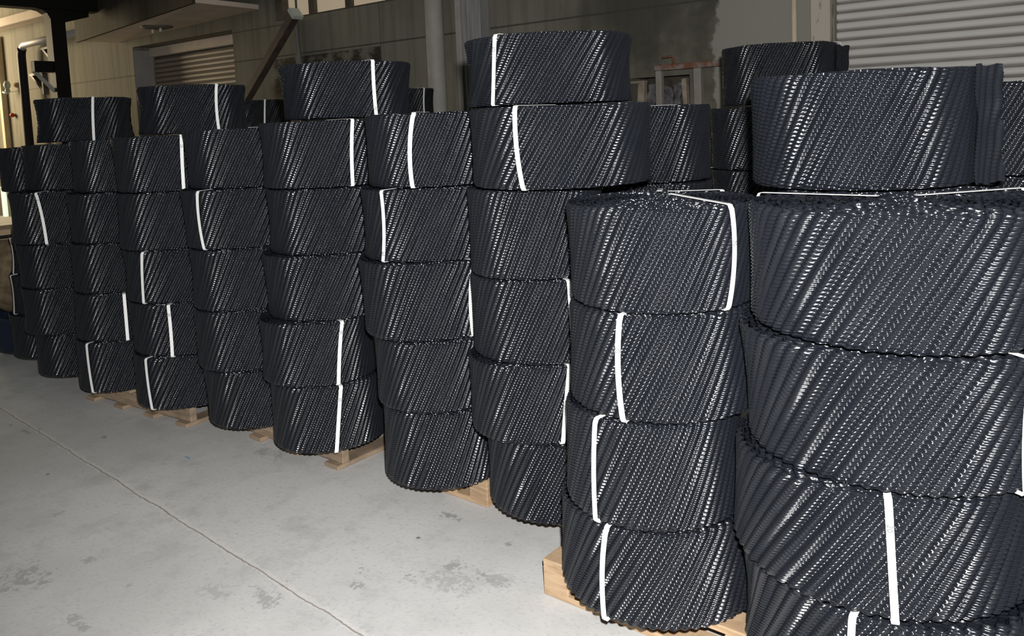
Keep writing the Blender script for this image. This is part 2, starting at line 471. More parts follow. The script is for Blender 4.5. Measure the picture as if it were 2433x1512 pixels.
d1 = thing('door_1', (0, 0, 0), 'brown ribbed roller shutter set deep under the concrete canopy', 'roller shutter', kind='structure')
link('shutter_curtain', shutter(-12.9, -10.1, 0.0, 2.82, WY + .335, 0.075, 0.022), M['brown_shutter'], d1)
link('shutter_box', MB().box(-12.88, -10.12, WY + .25, WY + .355, 2.80, 2.945, .01), M['canopy'], d1)
link('side_jamb', MB().box(-12.9, -12.885, WY + .005, WY + .33, 0.0, 2.90), M['jamb'], d1, 'smooth blue grey jamb')

d2 = thing('door_2', (0, 0, 0), 'wide grey white corrugated roller shutter at the near end of the wall', 'roller shutter', kind='structure')
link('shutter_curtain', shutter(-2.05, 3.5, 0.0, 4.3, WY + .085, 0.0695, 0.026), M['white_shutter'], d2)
link('guide_post', MB().box(-2.20, -2.052, WY - .10, WY + .06, 0, 4.3, .008), M['peeling'], d2, 'guide post with flaking white paint')

w1 = thing('window_1', (0, 0, 0), 'high window with brown frame and beige daylit panes', 'window', kind='structure')
fr = MB()
fr.box(-9.05, -8.90, WY - .03, WY + .10, 2.955, 4.3)
for a, b in ((-8.43, -8.32), (-7.735, -7.63), (-7.03, -6.93)):
    fr.box(a, b, WY + .02, WY + .10, 2.955, 4.3)
fr.box(-8.93, -6.45, WY + .01, WY + .10, 2.955, 2.975)
link('window_frame', fr, M['frame_brown'], w1)
for a, b in ((-8.90, -8.43), (-8.32, -7.735), (-7.63, -7.03), (-6.93, -6.45)):
    link('window_pane', MB().box(a, b, WY + .07, WY + .08, 2.975, 4.3), M['pane'], w1)

tag(link('window_2', MB().box(-18.80, -18.62, WY - .04, WY + .02, 0.0, 0.62), M['slit']), 'narrow bright daylight gap at the foot of the far wall', 'window', None, 'structure')
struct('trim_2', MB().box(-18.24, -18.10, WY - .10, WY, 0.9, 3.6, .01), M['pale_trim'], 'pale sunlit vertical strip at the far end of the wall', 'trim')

# concrete canopy over the brown shutter
cn = thing('trim_3', (0, 0, 0), 'heavy concrete canopy projecting over the brown roller shutter', 'canopy', kind='structure')
cu = MB(); cu.prism([(-13.8, 6.12, 3.11), (-9.25, 5.48, 3.13), (-9.45, WY, 3.15), (-13.35, WY, 3.06)], (0, 0, 0), (0, 0, .06))
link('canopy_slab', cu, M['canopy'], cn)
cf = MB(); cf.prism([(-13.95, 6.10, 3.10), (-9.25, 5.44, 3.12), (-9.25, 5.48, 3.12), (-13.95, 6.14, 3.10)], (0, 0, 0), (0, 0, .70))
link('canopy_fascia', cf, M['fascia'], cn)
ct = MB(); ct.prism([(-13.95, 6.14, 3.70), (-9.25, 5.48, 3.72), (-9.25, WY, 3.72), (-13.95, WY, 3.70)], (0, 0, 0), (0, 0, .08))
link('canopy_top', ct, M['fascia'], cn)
struct('trim_4', MB().box(-24, -13.9, 6.22, WY, 3.70, 3.86, .01), M['canopy'], 'pale concrete ledge high on the far wall', 'ledge')
struct('ceiling', MB().box(-26, -14.2, 0.5, 6.5, 4.35, 4.5), M['ceiling'], 'brown concrete ceiling over the far end', 'ceiling')
struct('trim_5', MB().box(-5.835, -5.765, 6.36, WY, 0, 4.5, .004), M['pale_paint'], 'thin concrete fin standing out of the wall beside the round pipe', 'fin')

# round lamp under the canopy
lp = thing('ceiling_lamp', (-11.40, 6.12, 3.118), 'round dark lamp fixed under the concrete canopy', 'lamp')
link('lamp_plate', MB().lathe([(0.0, 0.0), (0.20, 0.0), (0.22, -0.03), (0.15, -0.05), (0.0, -0.05)], (0, 0, 0), 28), M['bracket'], lp)
for dx in (-.11, .11):
    link('lamp_clip', MB().box(dx - .012, dx + .012, -.012, .012, -.10, -.05), M['galv'], lp)

# ------------------------------------------------------------------ things along the wall
tag(link('drain_pipe', MB().tube([(-6.14, 6.37, 0), (-6.14, 6.37, 4.4)], 0.098, 24), M['pale_paint']), 'thick pale round pipe rising along the wall left of the fin', 'pipe')
tag(link('thin_pipe', MB().tube([(-2.335, 6.44, 0), (-2.335, 6.44, 4.4)], 0.022, 12), M['beige_pipe']), 'thin beige vertical pipe beside the big grey white shutter', 'pipe')
du = MB(); n = 48; prof = []
for i in range(n + 1):
    t = i / n
    prof.append((-5.72 + .25 * t, 6.34 + .02 * math.sin(2 * PI * 4.5 * t)))
v = [(a, b, 0.0) for a, b in prof] + [(a, b, 4.4) for a, b in prof] + [(prof[-1][0], 6.49, 0), (prof[-1][0], 6.49, 4.4), (prof[0][0], 6.49, 0), (prof[0][0], 6.49, 4.4)]
m = n + 1
du.add(v, [(i, i + 1, m + i + 1, m + i) for i in range(n)] + [(n, 2 * m, 2 * m + 1, m + n), (2 * m + 2, 0, m, 2 * m + 3)], False)
tag(link('fluted_duct', du, M['grey_metal']), 'grey fluted sheet metal duct standing against the wall right of the fin', 'duct')

# rust topped rail frame
gf = thing('rail_frame', (-3.285, 6.33, 0), 'grey steel rail frame with rusty top bar before the stained wall', 'rail')
link('top_rail', MB().box(-.215, .42, -.03, .03, 1.935, 1.985, .006), M['rusty_paint'], gf, 'rusty top bar')
link('post', MB().box(-.205, -.148, -.028, .028, 0, 1.935, .006), M['dull_paint'], gf)
link('post', MB().box(.150, .218, -.028, .028, 0, 1.935, .006), M['dull_paint'], gf)
link('hook', MB().tube([(-.145, 0, 2.045), (-.06, 0, 2.05), (-.045, 0, 2.04), (-.04, 0, 1.985)], 0.011, 8), M['rusty_paint'], gf)

# leaning steel channel
ch = thing('steel_channel', (0, 0, 0), 'brown steel channel leaning against the wall below the high window', 'steel beam')
p_top = Vector((-8.32, 6.22, 2.93)); p_bot = Vector((-11.82, 6.22, 0.0))
ax = (p_top - p_bot).normalized(); sd = Vector((ax.z, 0, -ax.x)); yv = Vector((0, 1, 0))
def chan(pb, pt):
    mb = MB()
    w, d, t = .047, .052, .013
    poly = [(-w, -d), (w, -d), (w, -d + t), (t, -d + t), (t, d - t), (w, d - t), (w, d), (-w, d), (-w, d - t), (-t, d - t), (-t, -d + t), (-w, -d + t)]
    return mb.prism([pb + sd * a + yv * b for a, b in poly], pb, pt)
pb2 = p_bot + ax * 0.1
link('channel_body', chan(pb2, p_top), M['rust_steel'], ch)
ep = MB(); ep.prism([p_top + sd * a + yv * b for a, b in ((-.07, -.07), (.07, -.07), (.07, .07), (-.07, .07))], p_top, p_top + ax * 0.05)
link('end_plate', ep, M['light_steel'], ch, 'pale end plate')

tag(link('conduit', MB().tube([(-8.62, 6.46, 0), (-8.62, 6.46, 2.90)], 0.03, 12), M['grey_metal']), 'thin grey vertical conduit on the wall under the window', 'conduit')
tag(link('hanging_cable', MB().tube([(-8.50, 6.40, 4.2), (-8.53, 6.41, 3.2), (-8.545, 6.42, 2.7), (-8.51, 6.43, 2.2), (-8.50, 6.44, 0.02)], 0.014, 8), M['cable']), 'dark cable hanging down the wall in front of the window', 'cable')

# black steel portal frame at the far end
bf = thing('steel_portal', (-12.86, 5.35, 0), 'black steel portal frame with a short braced arm at the far end', 'frame')
link('post', MB().box(-.115, .115, -.10, .10, 0, 3.75, .008), M['black_steel'], bf)
link('top_beam', MB().box(-.13, .13, -5.0, .62, 3.44, 3.80, .008), M['black_steel'], bf)
gs = MB(); gs.prism([(-.10, -.10, 3.44), (-.10, -.10, 3.30), (-.10, -.14, 3.38), (-.10, -.20, 3.42), (-.10, -.30, 3.44)], (0, 0, 0), (.2, 0, 0))
link('gusset', gs, M['black_steel'], bf)
gs = MB(); gs.prism([(-.10, .10, 3.44), (-.10, .45, 3.44), (-.10, .45, 3.36), (-.10, .10, 3.26)], (0, 0, 0), (.2, 0, 0))
link('gusset', gs, M['black_steel'], bf)
link('arm', MB().box(-.07, .07, -.36, -.10, 2.53, 2.69, .006), M['black_steel'], bf)
link('brace', MB().prism([(-.03, -.36, 2.53), (-.03, -.31, 2.53), (-.03, -.10, 2.30), (-.03, -.10, 2.24)], (0, 0, 0), (.06, 0, 0)), M['light_steel'], bf, 'pale diagonal brace')

# pipe with elbow on the far wall
pp = thing('wall_pipe', (-16.70, 6.30, 0), 'pale horizontal pipe bending down into a dark pipe on the far wall', 'pipe')
pts = [(2.6, 0, 3.31), (0.22, 0, 3.30)] + [(.22 - .22 * math.sin(a), 0, 3.08 + .22 * math.cos(a)) for a in [PI / 2 * i / 6 for i in range(1, 4)]]
link('horizontal_pipe', MB().tube(pts, 0.062, 14), M['galv'], pp)
pts = [(.22 - .22 * math.sin(a), 0, 3.08 + .22 * math.cos(a)) for a in [PI / 2 * i / 6 for i in range(3, 7)]] + [(0, 0, 0)]
link('down_pipe', MB().tube(pts, 0.075, 14), M['shaded_pipe'], pp, 'dark vertical pipe')
for bx, bz in ((.75, 3.20), (.15, 2.76)):
    b = MB()
    b.box(bx - .25, bx + .32, .14, .20, bz - .02, bz + .02)
    b.box(bx + .28, bx + .33, .14, .20, bz - .38, bz)
    b.prism([(bx - .2, .145, bz - .02), (bx - .13, .145, bz - .02), (bx + .28, .145, bz - .28), (bx + .28, .145, bz - .34)], (0, 0, 0), (0, .05, 0))
    link('bracket', b, M['bracket'], pp)

il = thing('glass_insulator', (-17.66, 6.36, 2.60), 'small greenish glass fitting on the sunlit far wall', 'fitting')
link('glass_body', MB().lathe([(0, .11), (.04, .10), (.065, .04), (.055, -.02), (.035, -.04), (.05, -.09), (.035, -.12), (0, -.12)], (0, 0, 0), 18), M['glass_lamp'], il)
link('wire_stub', MB().tube([(-.18, -.02, -.10), (-.05, 0, -.14)], .018, 8), M['galv'], il)
link('side_knob', MB().tube([(.22, .04, .02), (.28, .13, .0)], .05, 10), M['carton'], il)
tag(link('red_knob', MB().lathe([(0, .045), (.035, .03), (.05, 0), (.03, -.04), (0, -.045)], (-17.80, 6.452, 2.05), 14), M['red']), 'small red knob low on the sunlit far wall', 'knob')

# tub, sack and carton beyond the last stack
tb = MB().lathe([(0, .001), (.18, .001), (.26, .04), (.31, .12), (.33, .27), (.345, .285), (.345, .30), (.31, .30), (.30, .28), (.28, .10), (0, .06)], (-6.70, 2.42, 0), 36)
tag(link('plastic_tub', tb, M['blue_tub']), 'dark blue round plastic tub on the floor beyond the last stack', 'tub')
sk = MB(); nu, nw = 28, 16; vv = []
for j in range(nw + 1):
    w = j / nw
    rr = .27 * (math.sin(PI * min(max(w, .02), .98)) ** 0.35)
    for i in range(nu):
        a = 2 * PI * i / nu
        k = 1 + .07 * math.sin(3 * a + 4 * w) + .05 * math.sin(7 * a - 9 * w)
        vv.append((-6.79 + rr * k * math.cos(a), 2.38 + rr * .85 * k * math.sin(a), .302 + .55 * w))
sk.add(vv, [(j * nu + i, j * nu + (i + 1) % nu, (j + 1) * nu + (i + 1) % nu, (j + 1) * nu + i) for j in range(nw) for i in range(nu)], True)
tag(link('burlap_sack', sk, M['sack']), 'brown mottled sack slumped on the dark blue tub', 'sack')
cb = thing('cardboard_box', (-6.82, 2.36, .853), 'tan cardboard box with a dark strap lying on the brown sack', 'box')
link('carton', MB().box(-.16, .17, -.12, .14, 0.0, .075, .004), M['carton'], cb)
link('dark_band', MB().box(-.165, .175, -.125, .145, 0.008, .034), M['black_steel'], cb)

# ------------------------------------------------------------------ rolls of corrugated film
R0, H0 = 0.30, 0.30
NR = 62                      # flutes round the outside
PITCH = 2 * PI * R0 / NR
TAN = 0.55                   # slant of the flutes
RIP = 0.0102                 # ripples along the flutes
AMP, AMPR = 0.0112, 0.0015

VAR = [  # waist, taper (top wider +), wobble a2, phase, a3, phase, dome
    (0.012, 0.010, .010, .3, .006, 1.1, 0),
    (0.040, 0.015, .012, 1.9, .006, .2, 0),
    (0.060, -.010, .008, .9, .007, 2.2, 0),
    (0.025, 0.060, .010, 2.6, .005, .8, 0),
    (0.010, -.030, .012, 4.0, .006, 3.1, 0),
    (0.020, 0.030, .010, 5.2, .007, 4.4, .018),
]

def profile(vi, th, t):
    w, tp, a2, p2, a3, p3, dome = VAR[vi]
    s = 2 * t - 1
    k = 1 + w * (s * s - 0.25) + tp * (t - 0.5)
    k = k * (1 + a2 * np.cos(2 * th + p2) + a3 * np.cos(3 * th + p3))
    return k

def flute(u, z):
    u = u + 0.065 * np.sin(2 * PI * z / RIP)
    fr = u - np.floor(u)
    tri = 1.0 - np.sqrt((2 * fr - 1) ** 2 + 0.025)
    return AMP * (0.45 * np.abs(np.sin(PI * u)) + 0.55 * tri - 0.6)

def roll_mesh(vi):
    verts, faces = [], []
    base = 0
    # outer wrap, full detail
    n, nz = NR * 9, 29 * 7
    th = np.linspace(0, 2 * PI * 1.01, n + 1)
    t = np.linspace(0, 1, nz + 1)
    TH, T = np.meshgrid(th, t, indexing='xy')
    Z = T * H0
    u = NR * TH / (2 * PI) - Z * TAN / PITCH
    ps = 2 * PI * (Z / RIP + 0.33 * u)
    rip = AMPR * (np.sin(ps) + 0.12 * np.sin(2 * ps + 2.0))
    r = R0 * profile(vi, TH, T) - 0.010 * TH / (2 * PI) + flute(u, Z) + rip
    r -= 0.007 * np.clip((T - 0.93) / 0.07, 0, 1) ** 2 + 0.006 * np.clip((0.06 - T) / 0.06, 0, 1) ** 2
    Zj = 0.002 + Z * 0.993 - (0.002 + 0.0014 * np.sin(5 * TH + vi) + 0.0006 * np.sin(13 * TH + 2 * vi)) * T
    verts.append(np.stack([r * np.cos(TH), r * np.sin(TH), Zj], -1).reshape(-1, 3))
    idx = np.arange((n + 1) * (nz + 1)).reshape(nz + 1, n + 1)
    faces.append(np.stack([idx[:-1, :-1], idx[:-1, 1:], idx[1:, 1:], idx[1:, :-1]], -1).reshape(-1, 4))
    base += idx.size
    # inner wraps, wound towards the core
    rr = R0 - 0.022
    k = 0
    lr = np.random.default_rng(100 + vi)
    while rr > 0.05:
        nc = max(10, int(2 * PI * rr / PITCH)) * 6
        th = np.linspace(0, 2 * PI, nc + 1)
        tt = np.array([0.02, 0.2, 0.4, 0.6, 0.78, 0.85, 0.90, 0.93, 0.945, 0.955, 0.964, 0.973, 0.982, 0.991, 1.0])
        TH, T = np.meshgrid(th, tt, indexing='xy')
        sgn = 1 if k % 2 == 0 else -1
        te = np.maximum(T, 0.78)
        u = (nc // 6) * TH / (2 * PI) - sgn * te * H0 * TAN / PITCH + lr.random()
        f = 0.0062 * (np.abs(np.sin(PI * u)) * 2 - 1) + 0.0015 * np.sin(2 * PI * te * H0 / RIP + 3 * u)
        pr = profile(vi, TH, T)
        pr = 1 + (pr - 1) * (rr / R0)
        r = rr * pr - 0.0125 * TH / (2 * PI) + f
        dz = VAR[vi][6] * (1 - rr / R0) + -abs(lr.normal()) * 0.0025
        Z = T * H0 + (dz - 0.004 + 0.002 * np.sin(7 * TH + k) + 0.002 * np.sin(17 * TH + 2 * k)) * np.clip((T - .5) * 2, 0, 1)
        verts.append(np.stack([r * np.cos(TH), r * np.sin(TH), Z], -1).reshape(-1, 3))
        idx = base + np.arange((nc + 1) * len(tt)).reshape(len(tt), nc + 1)
        faces.append(np.stack([idx[:-1, :-1], idx[:-1, 1:], idx[1:, 1:], idx[1:, :-1]], -1).reshape(-1, 4))
        base += idx.size
        rr -= 0.0125
        k += 1
    V = np.concatenate(verts).astype(np.float32)
    F = np.concatenate(faces).astype(np.int32)
    me = bpy.data.meshes.new('wound_film')
    me.vertices.add(len(V)); me.vertices.foreach_set('co', V.ravel())
    me.loops.add(F.size); me.loops.foreach_set('vertex_index', F.ravel())
    me.polygons.add(len(F))
    me.polygons.foreach_set('loop_start', np.arange(0, F.size, 4, dtype=np.int32))
    me.polygons.foreach_set('loop_total', np.full(len(F), 4, dtype=np.int32))
    me.polygons.foreach_set('use_smooth', np.ones(len(F), dtype=bool))
    me.update(calc_edges=True)
    me.materials.append(M['pvc'])
    return me

ROLL = [roll_mesh(i) for i in range(len(VAR))]

def surf_r(vi, R, a, phi, t):
    return R * float(profile(vi, np.array(a - phi), np.array(t))) + 0.006 * R / R0

def strap_mesh(vi, R, h, phi, a_top, a_bot, bow=0.0, width=0.0165, core=0.05, top=True):
    """strip of packing tape: from the core over the top rim, down the side and under"""
    pts = []
    dz = VAR[vi][6] * h / H0
    if top:
        for i in range(9):
            q = i / 8
            rr = core + (R * 0.955 - core) * q
            pts.append((rr, h + 0.0012 + dz * (1 - rr / R), a_top))
    n = 22
    for i in range(n + 1):
        t = 1 - i / n
        a = a_top + (a_bot - a_top) * (1 - t) + bow * 4 * t * (1 - t)
        r = surf_r(vi, R, a, phi, t) + 0.0012
        if i == 0:
            pts.append((r - 0.012, h + 0.0012, a)); pts.append((r - 0.004, h - 0.001, a)); pts.append((r, h - 0.009, a))
            continue
        if i == n:
            pts.append((r, 0.008, a)); pts.append((r - 0.004, 0.002, a)); pts.append((r - 0.012, 0.0014, a)); pts.append((r - 0.05, 0.0012, a))
            continue
        pts.append((r, t * h, a))
    P = [Vector((r * math.cos(a), r * math.sin(a), z)) for r, z, a in pts]
    mb = MB(); v = []; th = 0.0012
    for i, p in enumerate(P):
        a = pts[i][2]
        tang = (P[min(i + 1, len(P) - 1)] - P[max(i - 1, 0)]).normalized()
        side = Vector((-math.sin(a), math.cos(a), 0))
        side = (side - tang * side.dot(tang)).normalized()
        nrm = side.cross(tang).normalized()
        if nrm.dot(Vector((math.cos(a), math.sin(a), 0.35))) < 0 and pts[i][1] > 0.001:
            nrm = -nrm
        w = side * width / 2
        v += [p - w, p + w, p + w + nrm * th, p - w + nrm * th]
    f = [(0, 1, 2, 3)]
    for i in range(len(P) - 1):
        b = 4 * i
        for j in range(4):
            k = (j + 1) % 4
            f.append((b + j, b + k, b + 4 + k, b + 4 + j))
    b = 4 * (len(P) - 1); f.append((b + 3, b + 2, b + 1, b))
    mb.add(v, f)
    return mb

GL = {  # handwritten figures as strokes, unit height
    '2': [[(.05, .78), (.12, .93), (.30, 1.0), (.47, .90), (.50, .70), (.38, .48), (.18, .22), (.03, .04), (.20, .08), (.40, .03), (.60, .06)]],
    '0': [[(.30, 1.0), (.12, .82), (.06, .50), (.14, .16), (.32, .02), (.50, .18), (.56, .52), (.46, .86), (.30, 1.0)]],
    '.': [[(.2, .0), (.28, .05), (.22, .10)]],
}
def mark_mesh(vi, R, h, phi, a_top, a_bot, bow, t, text, rot, size=0.0125):
    a = a_top + (a_bot - a_top) * (1 - t) + bow * 4 * t * (1 - t)
    r = surf_r(vi, R, a, phi, t) + 0.0034
    nrm = Vector((math.cos(a), math.sin(a), 0)); side = Vector((-math.sin(a), math.cos(a), 0)); up = Vector((0, 0, 1))
    c = nrm * r + up * (t * h)
    cr, sr = math.cos(rot), math.sin(rot)
    wid = 0.66 * len(text)
    mb = MB()
    for ci, chx in enumerate(text):
        for st in GL[chx]:
            pts = []
            for x, y in st:
                X = (x + 0.70 * ci - wid / 2) * size; Y = (y - .5) * size
                pts.append((X * cr - Y * sr, X * sr + Y * cr))
            # widen the stroke into a ribbon
            L, Rr = [], []
            for i, (x, y) in enumerate(pts):
                x0, y0 = pts[max(i - 1, 0)]; x1, y1 = pts[min(i + 1, len(pts) - 1)]
                dx, dy = x1 - x0, y1 - y0; d = math.hypot(dx, dy) or 1
                wv = size * .052
                L.append((x - dy / d * wv, y + dx / d * wv)); Rr.append((x + dy / d * wv, y - dx / d * wv))
            vv = [c + side * x + up * y for x, y in L] + [c + side * x + up * y for x, y in Rr]
            n = len(pts)
            vv += [q + nrm * .0004 for q in vv]
            mb.add(vv, [(2 * n + i, 2 * n + n + i, 2 * n + n + i + 1, 2 * n + i + 1) for i in range(n - 1)] + [(i, i + 1, n + i + 1, n + i) for i in range(n - 1)])
    return mb

def flap_mesh(R, h, a0, length, lift, slant=0.12):
    """loose outer end of the film standing off the roll"""
    nu, nz = 30, 120
    mb = MB(); v = []
    for j in range(nz + 1):
        t = j / nz; z = t * h
        for i in range(nu + 1):
            q = i / nu
            s = q * length * (1 + .10 * math.sin(5 * t + 1) + .05 * math.sin(17 * t))
            bx = R + lift * q * q + .003; by = s
            u = s / 0.026 - z * slant / 0.026
            off = 0.0045 * math.sin(2 * PI * u) + 0.0012 * math.sin(2 * PI * z / RIP)
            x = bx + off; y = by
            v.append((x * math.cos(a0) - y * math.sin(a0), x * math.sin(a0) + y * math.cos(a0), z + .004 * math.sin(9 * q)))
    return mb.add(v, [(j * (nu + 1) + i, j * (nu + 1) + i + 1, (j + 1) * (nu + 1) + i + 1, (j + 1) * (nu + 1) + i) for j in range(nz) for i in range(nu)], True)

D2R = PI / 180
CW, CCW, UP = -PI / 2, PI / 2, 0.0
ROLLS = [
#  key, x, y, z, height, radius, variant, strap (top angle, bottom angle, bow) or None, mark
 ('S1-1', -5.996, 2.339, 0.125, 0.297, 0.283, 3, None, None),
 ('S1-2', -5.984, 2.364, 0.422, 0.269, 0.281, 2, (-90, -88, -6), None),
 ('S1-3', -5.979, 2.382, 0.691, 0.248, 0.283, 2, (-90, -88, -4), None),
 ('S1-4', -5.971, 2.397, 0.939, 0.298, 0.281, 0, None, None),
 ('S1-5', -5.990, 2.354, 1.237, 0.297, 0.283, 3, None, None),
 ('S2-1', -5.399, 2.255, 0.125, 0.268, 0.268, 0, None, None),
 ('S2-2', -5.421, 2.213, 0.393, 0.284, 0.272, 1, None, None),
 ('S2-3', -5.422, 2.210, 0.676, 0.275, 0.272, 3, None, None),
 ('S2-4', -5.430, 2.200, 0.951, 0.317, 0.276, 2, (-48, -41, 0), (.86, '2', CW)),
 ('S2-5', -5.396, 2.289, 1.268, 0.281, 0.278, 1, None, None),
 ('S3-1', -4.847, 2.261, 0.125, 0.295, 0.266, 0, (-73, -70, -2), None),
 ('S3-2', -4.850, 2.279, 0.420, 0.273, 0.276, 4, (-27, -27, 0), None),
 ('S3-3', -4.846, 2.290, 0.694, 0.284, 0.278, 0, None, None),
 ('S3-4', -4.843, 2.289, 0.978, 0.289, 0.274, 3, None, None),
 ('S3-5', -4.813, 2.300, 1.267, 0.297, 0.252, 1, None, None),
 ('S4-1', -4.262, 2.337, 0.125, 0.286, 0.290, 0, (-76, -73, -2), None),
 ('S4-2', -4.261, 2.338, 0.411, 0.287, 0.290, 3, (-46, -47, 0), (.82, '20', CW)),
 ('S4-3', -4.261, 2.330, 0.698, 0.281, 0.286, 1, (-68, -72, -3), None),
 ('S4-4', -4.263, 2.300, 0.979, 0.302, 0.274, 4, None, None),
 ('S4-5', -4.264, 2.304, 1.281, 0.296, 0.276, 3, (-16, -17, 0), (.80, '20', CW)),
 ('S5-1', -3.655, 2.371, 0.125, 0.291, 0.266, 3, None, None),
 ('S5-2', -3.668, 2.351, 0.416, 0.299, 0.266, 0, None, None),
 ('S5-3', -3.669, 2.350, 0.715, 0.301, 0.266, 1, None, None),
 ('S5-4', -3.679, 2.356, 1.016, 0.292, 0.278, 3, (-75, -75, -4), None),
 ('S5-5', -3.665, 2.377, 1.307, 0.291, 0.278, 3, None, None),
 ('S6-1', -3.108, 2.381, 0.125, 0.309, 0.262, 0, (-26, -34, 0), (.80, '20', CW)),
 ('S6-2', -3.121, 2.360, 0.434, 0.291, 0.260, 1, (-16, -23, 0), (.83, '20', CW)),
 ('S6-3', -3.103, 2.407, 0.725, 0.296, 0.274, 3, None, None),
 ('S6-4', -3.087, 2.437, 1.021, 0.295, 0.280, 1, None, None),
 ('S6-5', -3.089, 2.431, 1.316, 0.301, 0.278, 1, (-13, -16, 0), None),
 ('S7-1', -2.394, 2.421, 0.125, 0.314, 0.252, 4, None, None),
 ('S7-2', -2.404, 2.411, 0.439, 0.287, 0.252, 0, None, None),
 ('S7-3', -2.434, 2.412, 0.726, 0.316, 0.274, 3, (-7, -8, -2), None),
 ('S7-4', -2.415, 2.429, 1.042, 0.291, 0.272, 1, (-86, -89, 0), (.12, '20', CCW)),
 ('S7-5', -2.395, 2.436, 1.333, 0.295, 0.264, 0, (-59, -63, -3), None),
 ('S8-1', -1.833, 2.496, 0.125, 0.300, 0.284, 0, None, None),
 ('S8-2', -1.883, 2.418, 0.425, 0.289, 0.252, 0, (-25, -33, 0), None),
 ('S8-3', -1.865, 2.458, 0.714, 0.306, 0.272, 0, (-34, -31, 0), None),
 ('S8-4', -1.865, 2.432, 1.019, 0.323, 0.252, 0, None, None),
 ('S8-5', -1.745, 2.443, 1.345, 0.286, 0.325, 0, (-80, -77, -2), None),
 ('S9-1', -1.247, 2.200, 0.125, 0.290, 0.305, 4, (-89, -91, -2.5), None),
 ('S9-2', -1.236, 2.162, 0.415, 0.313, 0.267, 4, (-97, -98, -2), None),
 ('S9-3', -1.214, 2.195, 0.728, 0.308, 0.285, 4, (-84, -83, -2.5), (.67, '20', UP)),
 ('S9-4', -1.209, 2.191, 1.035, 0.299, 0.279, 5, (-21, -23, 5), (.63, '20', UP)),
 ('S10-1', -0.554, 2.191, 0.125, 0.316, 0.360, 1, (-88, -92, 0), None),
 ('S10-2', -0.589, 2.182, 0.441, 0.284, 0.360, 4, (-71, -69, 0), (.78, '20', CW)),
 ('S10-3', -0.547, 2.193, 0.725, 0.317, 0.360, 3, (-33, -31, 0), None),
 ('S10-4', -0.536, 2.196, 1.043, 0.312, 0.360, 0, None, None),
 ('A1', -1.880, 2.575, 1.631, 0.257, 0.310, 1, (-89, -94, -2), (.80, '20', CW)),
 ('B1', -5.949, 2.616, 1.549, 0.302, 0.295, 2, (-13, -16, 0), None),
 ('B2', -4.539, 2.625, 1.577, 0.278, 0.295, 2, (-5, -6, 0), None),
 ('B4', -3.084, 2.578, 1.618, 0.257, 0.300, 3, (-18, -16, 0), (.14, '20', CCW)),
 ('S10-5', -0.731, 2.556, 1.354, 0.328, 0.310, 0, None, None),
 ('D1', -1.749, 4.580, 1.600, 0.331, 0.310, 0, (17, 17, 0), None),
 ('C2', -1.752, 4.427, 1.260, 0.339, 0.310, 0, (-155, -154, 0), None),
 ('C1', -1.887, 3.275, 1.285, 0.335, 0.305, 0, None, None),
 ('E1', -0.526, 3.207, 1.343, 0.300, 0.310, 0, None, None),
 ('B5', -5.584, 5.302, 1.585, 0.310, 0.300, 1, (-2, -3, 0), None),
 ('B3', -7.686, 5.236, 1.582, 0.310, 0.300, 1, (-27, -31, 0), None),
]
ORD = {1: 'tenth', 2: 'ninth', 3: 'eighth', 4: 'seventh', 5: 'sixth', 6: 'fifth', 7: 'fourth', 8: 'third', 9: 'second', 10: 'first'}
FIVE = {1: 'bottom', 2: 'second from floor', 3: 'third from floor', 4: 'fourth from floor', 5: 'topmost'}
FOUR = {1: 'bottom', 2: 'second from floor', 3: 'third from floor', 4: 'open topmost'}
GR_FRONT = 'black film rolls stacked in the front row'
GR_TOP = 'black film rolls lying on top of the front row'
GR_BACK = 'black film rolls of the stacks behind the front row'
GR_HID = 'black film rolls hidden low in the rear stacks'
OWN = {
 'A1': 'highest lying black corrugated roll, above third front stack, white strap near its left edge', 
 'B1': 'small black corrugated roll lying on the far end of the stacks beside the black post',
 'B2': 'black corrugated roll on the stacks before the brown roller shutter, strap right of middle',
 'B4': 'black corrugated roll lying on the stacks under the window, slanting white strap marked 20',
 'S10-5': 'large black corrugated roll with loose film end, lying on the nearest stack',
 'D1': 'black corrugated roll on a rear stack before the big shutter, loose end at right',
 'C2': 'dark corrugated roll carrying the one before the big shutter, strap on its edge',
 'C1': 'black corrugated roll behind the topmost roll of the third front stack, no strap showing',
 'E1': 'dark black corrugated roll at the picture edge behind the large roll with loose film end',
 'B5': 'small distant black corrugated roll with white strap beside the pale round pipe',
 'B3': 'small distant black corrugated roll with white strap below the leaning steel channel',
}
EXTRA = {  # more straps seen only where they cross an open top, or on hidden sides
 'S9-4': [(75, 75), (118, 118)], 'S10-4': [(178, 178), (52, 48)],
}
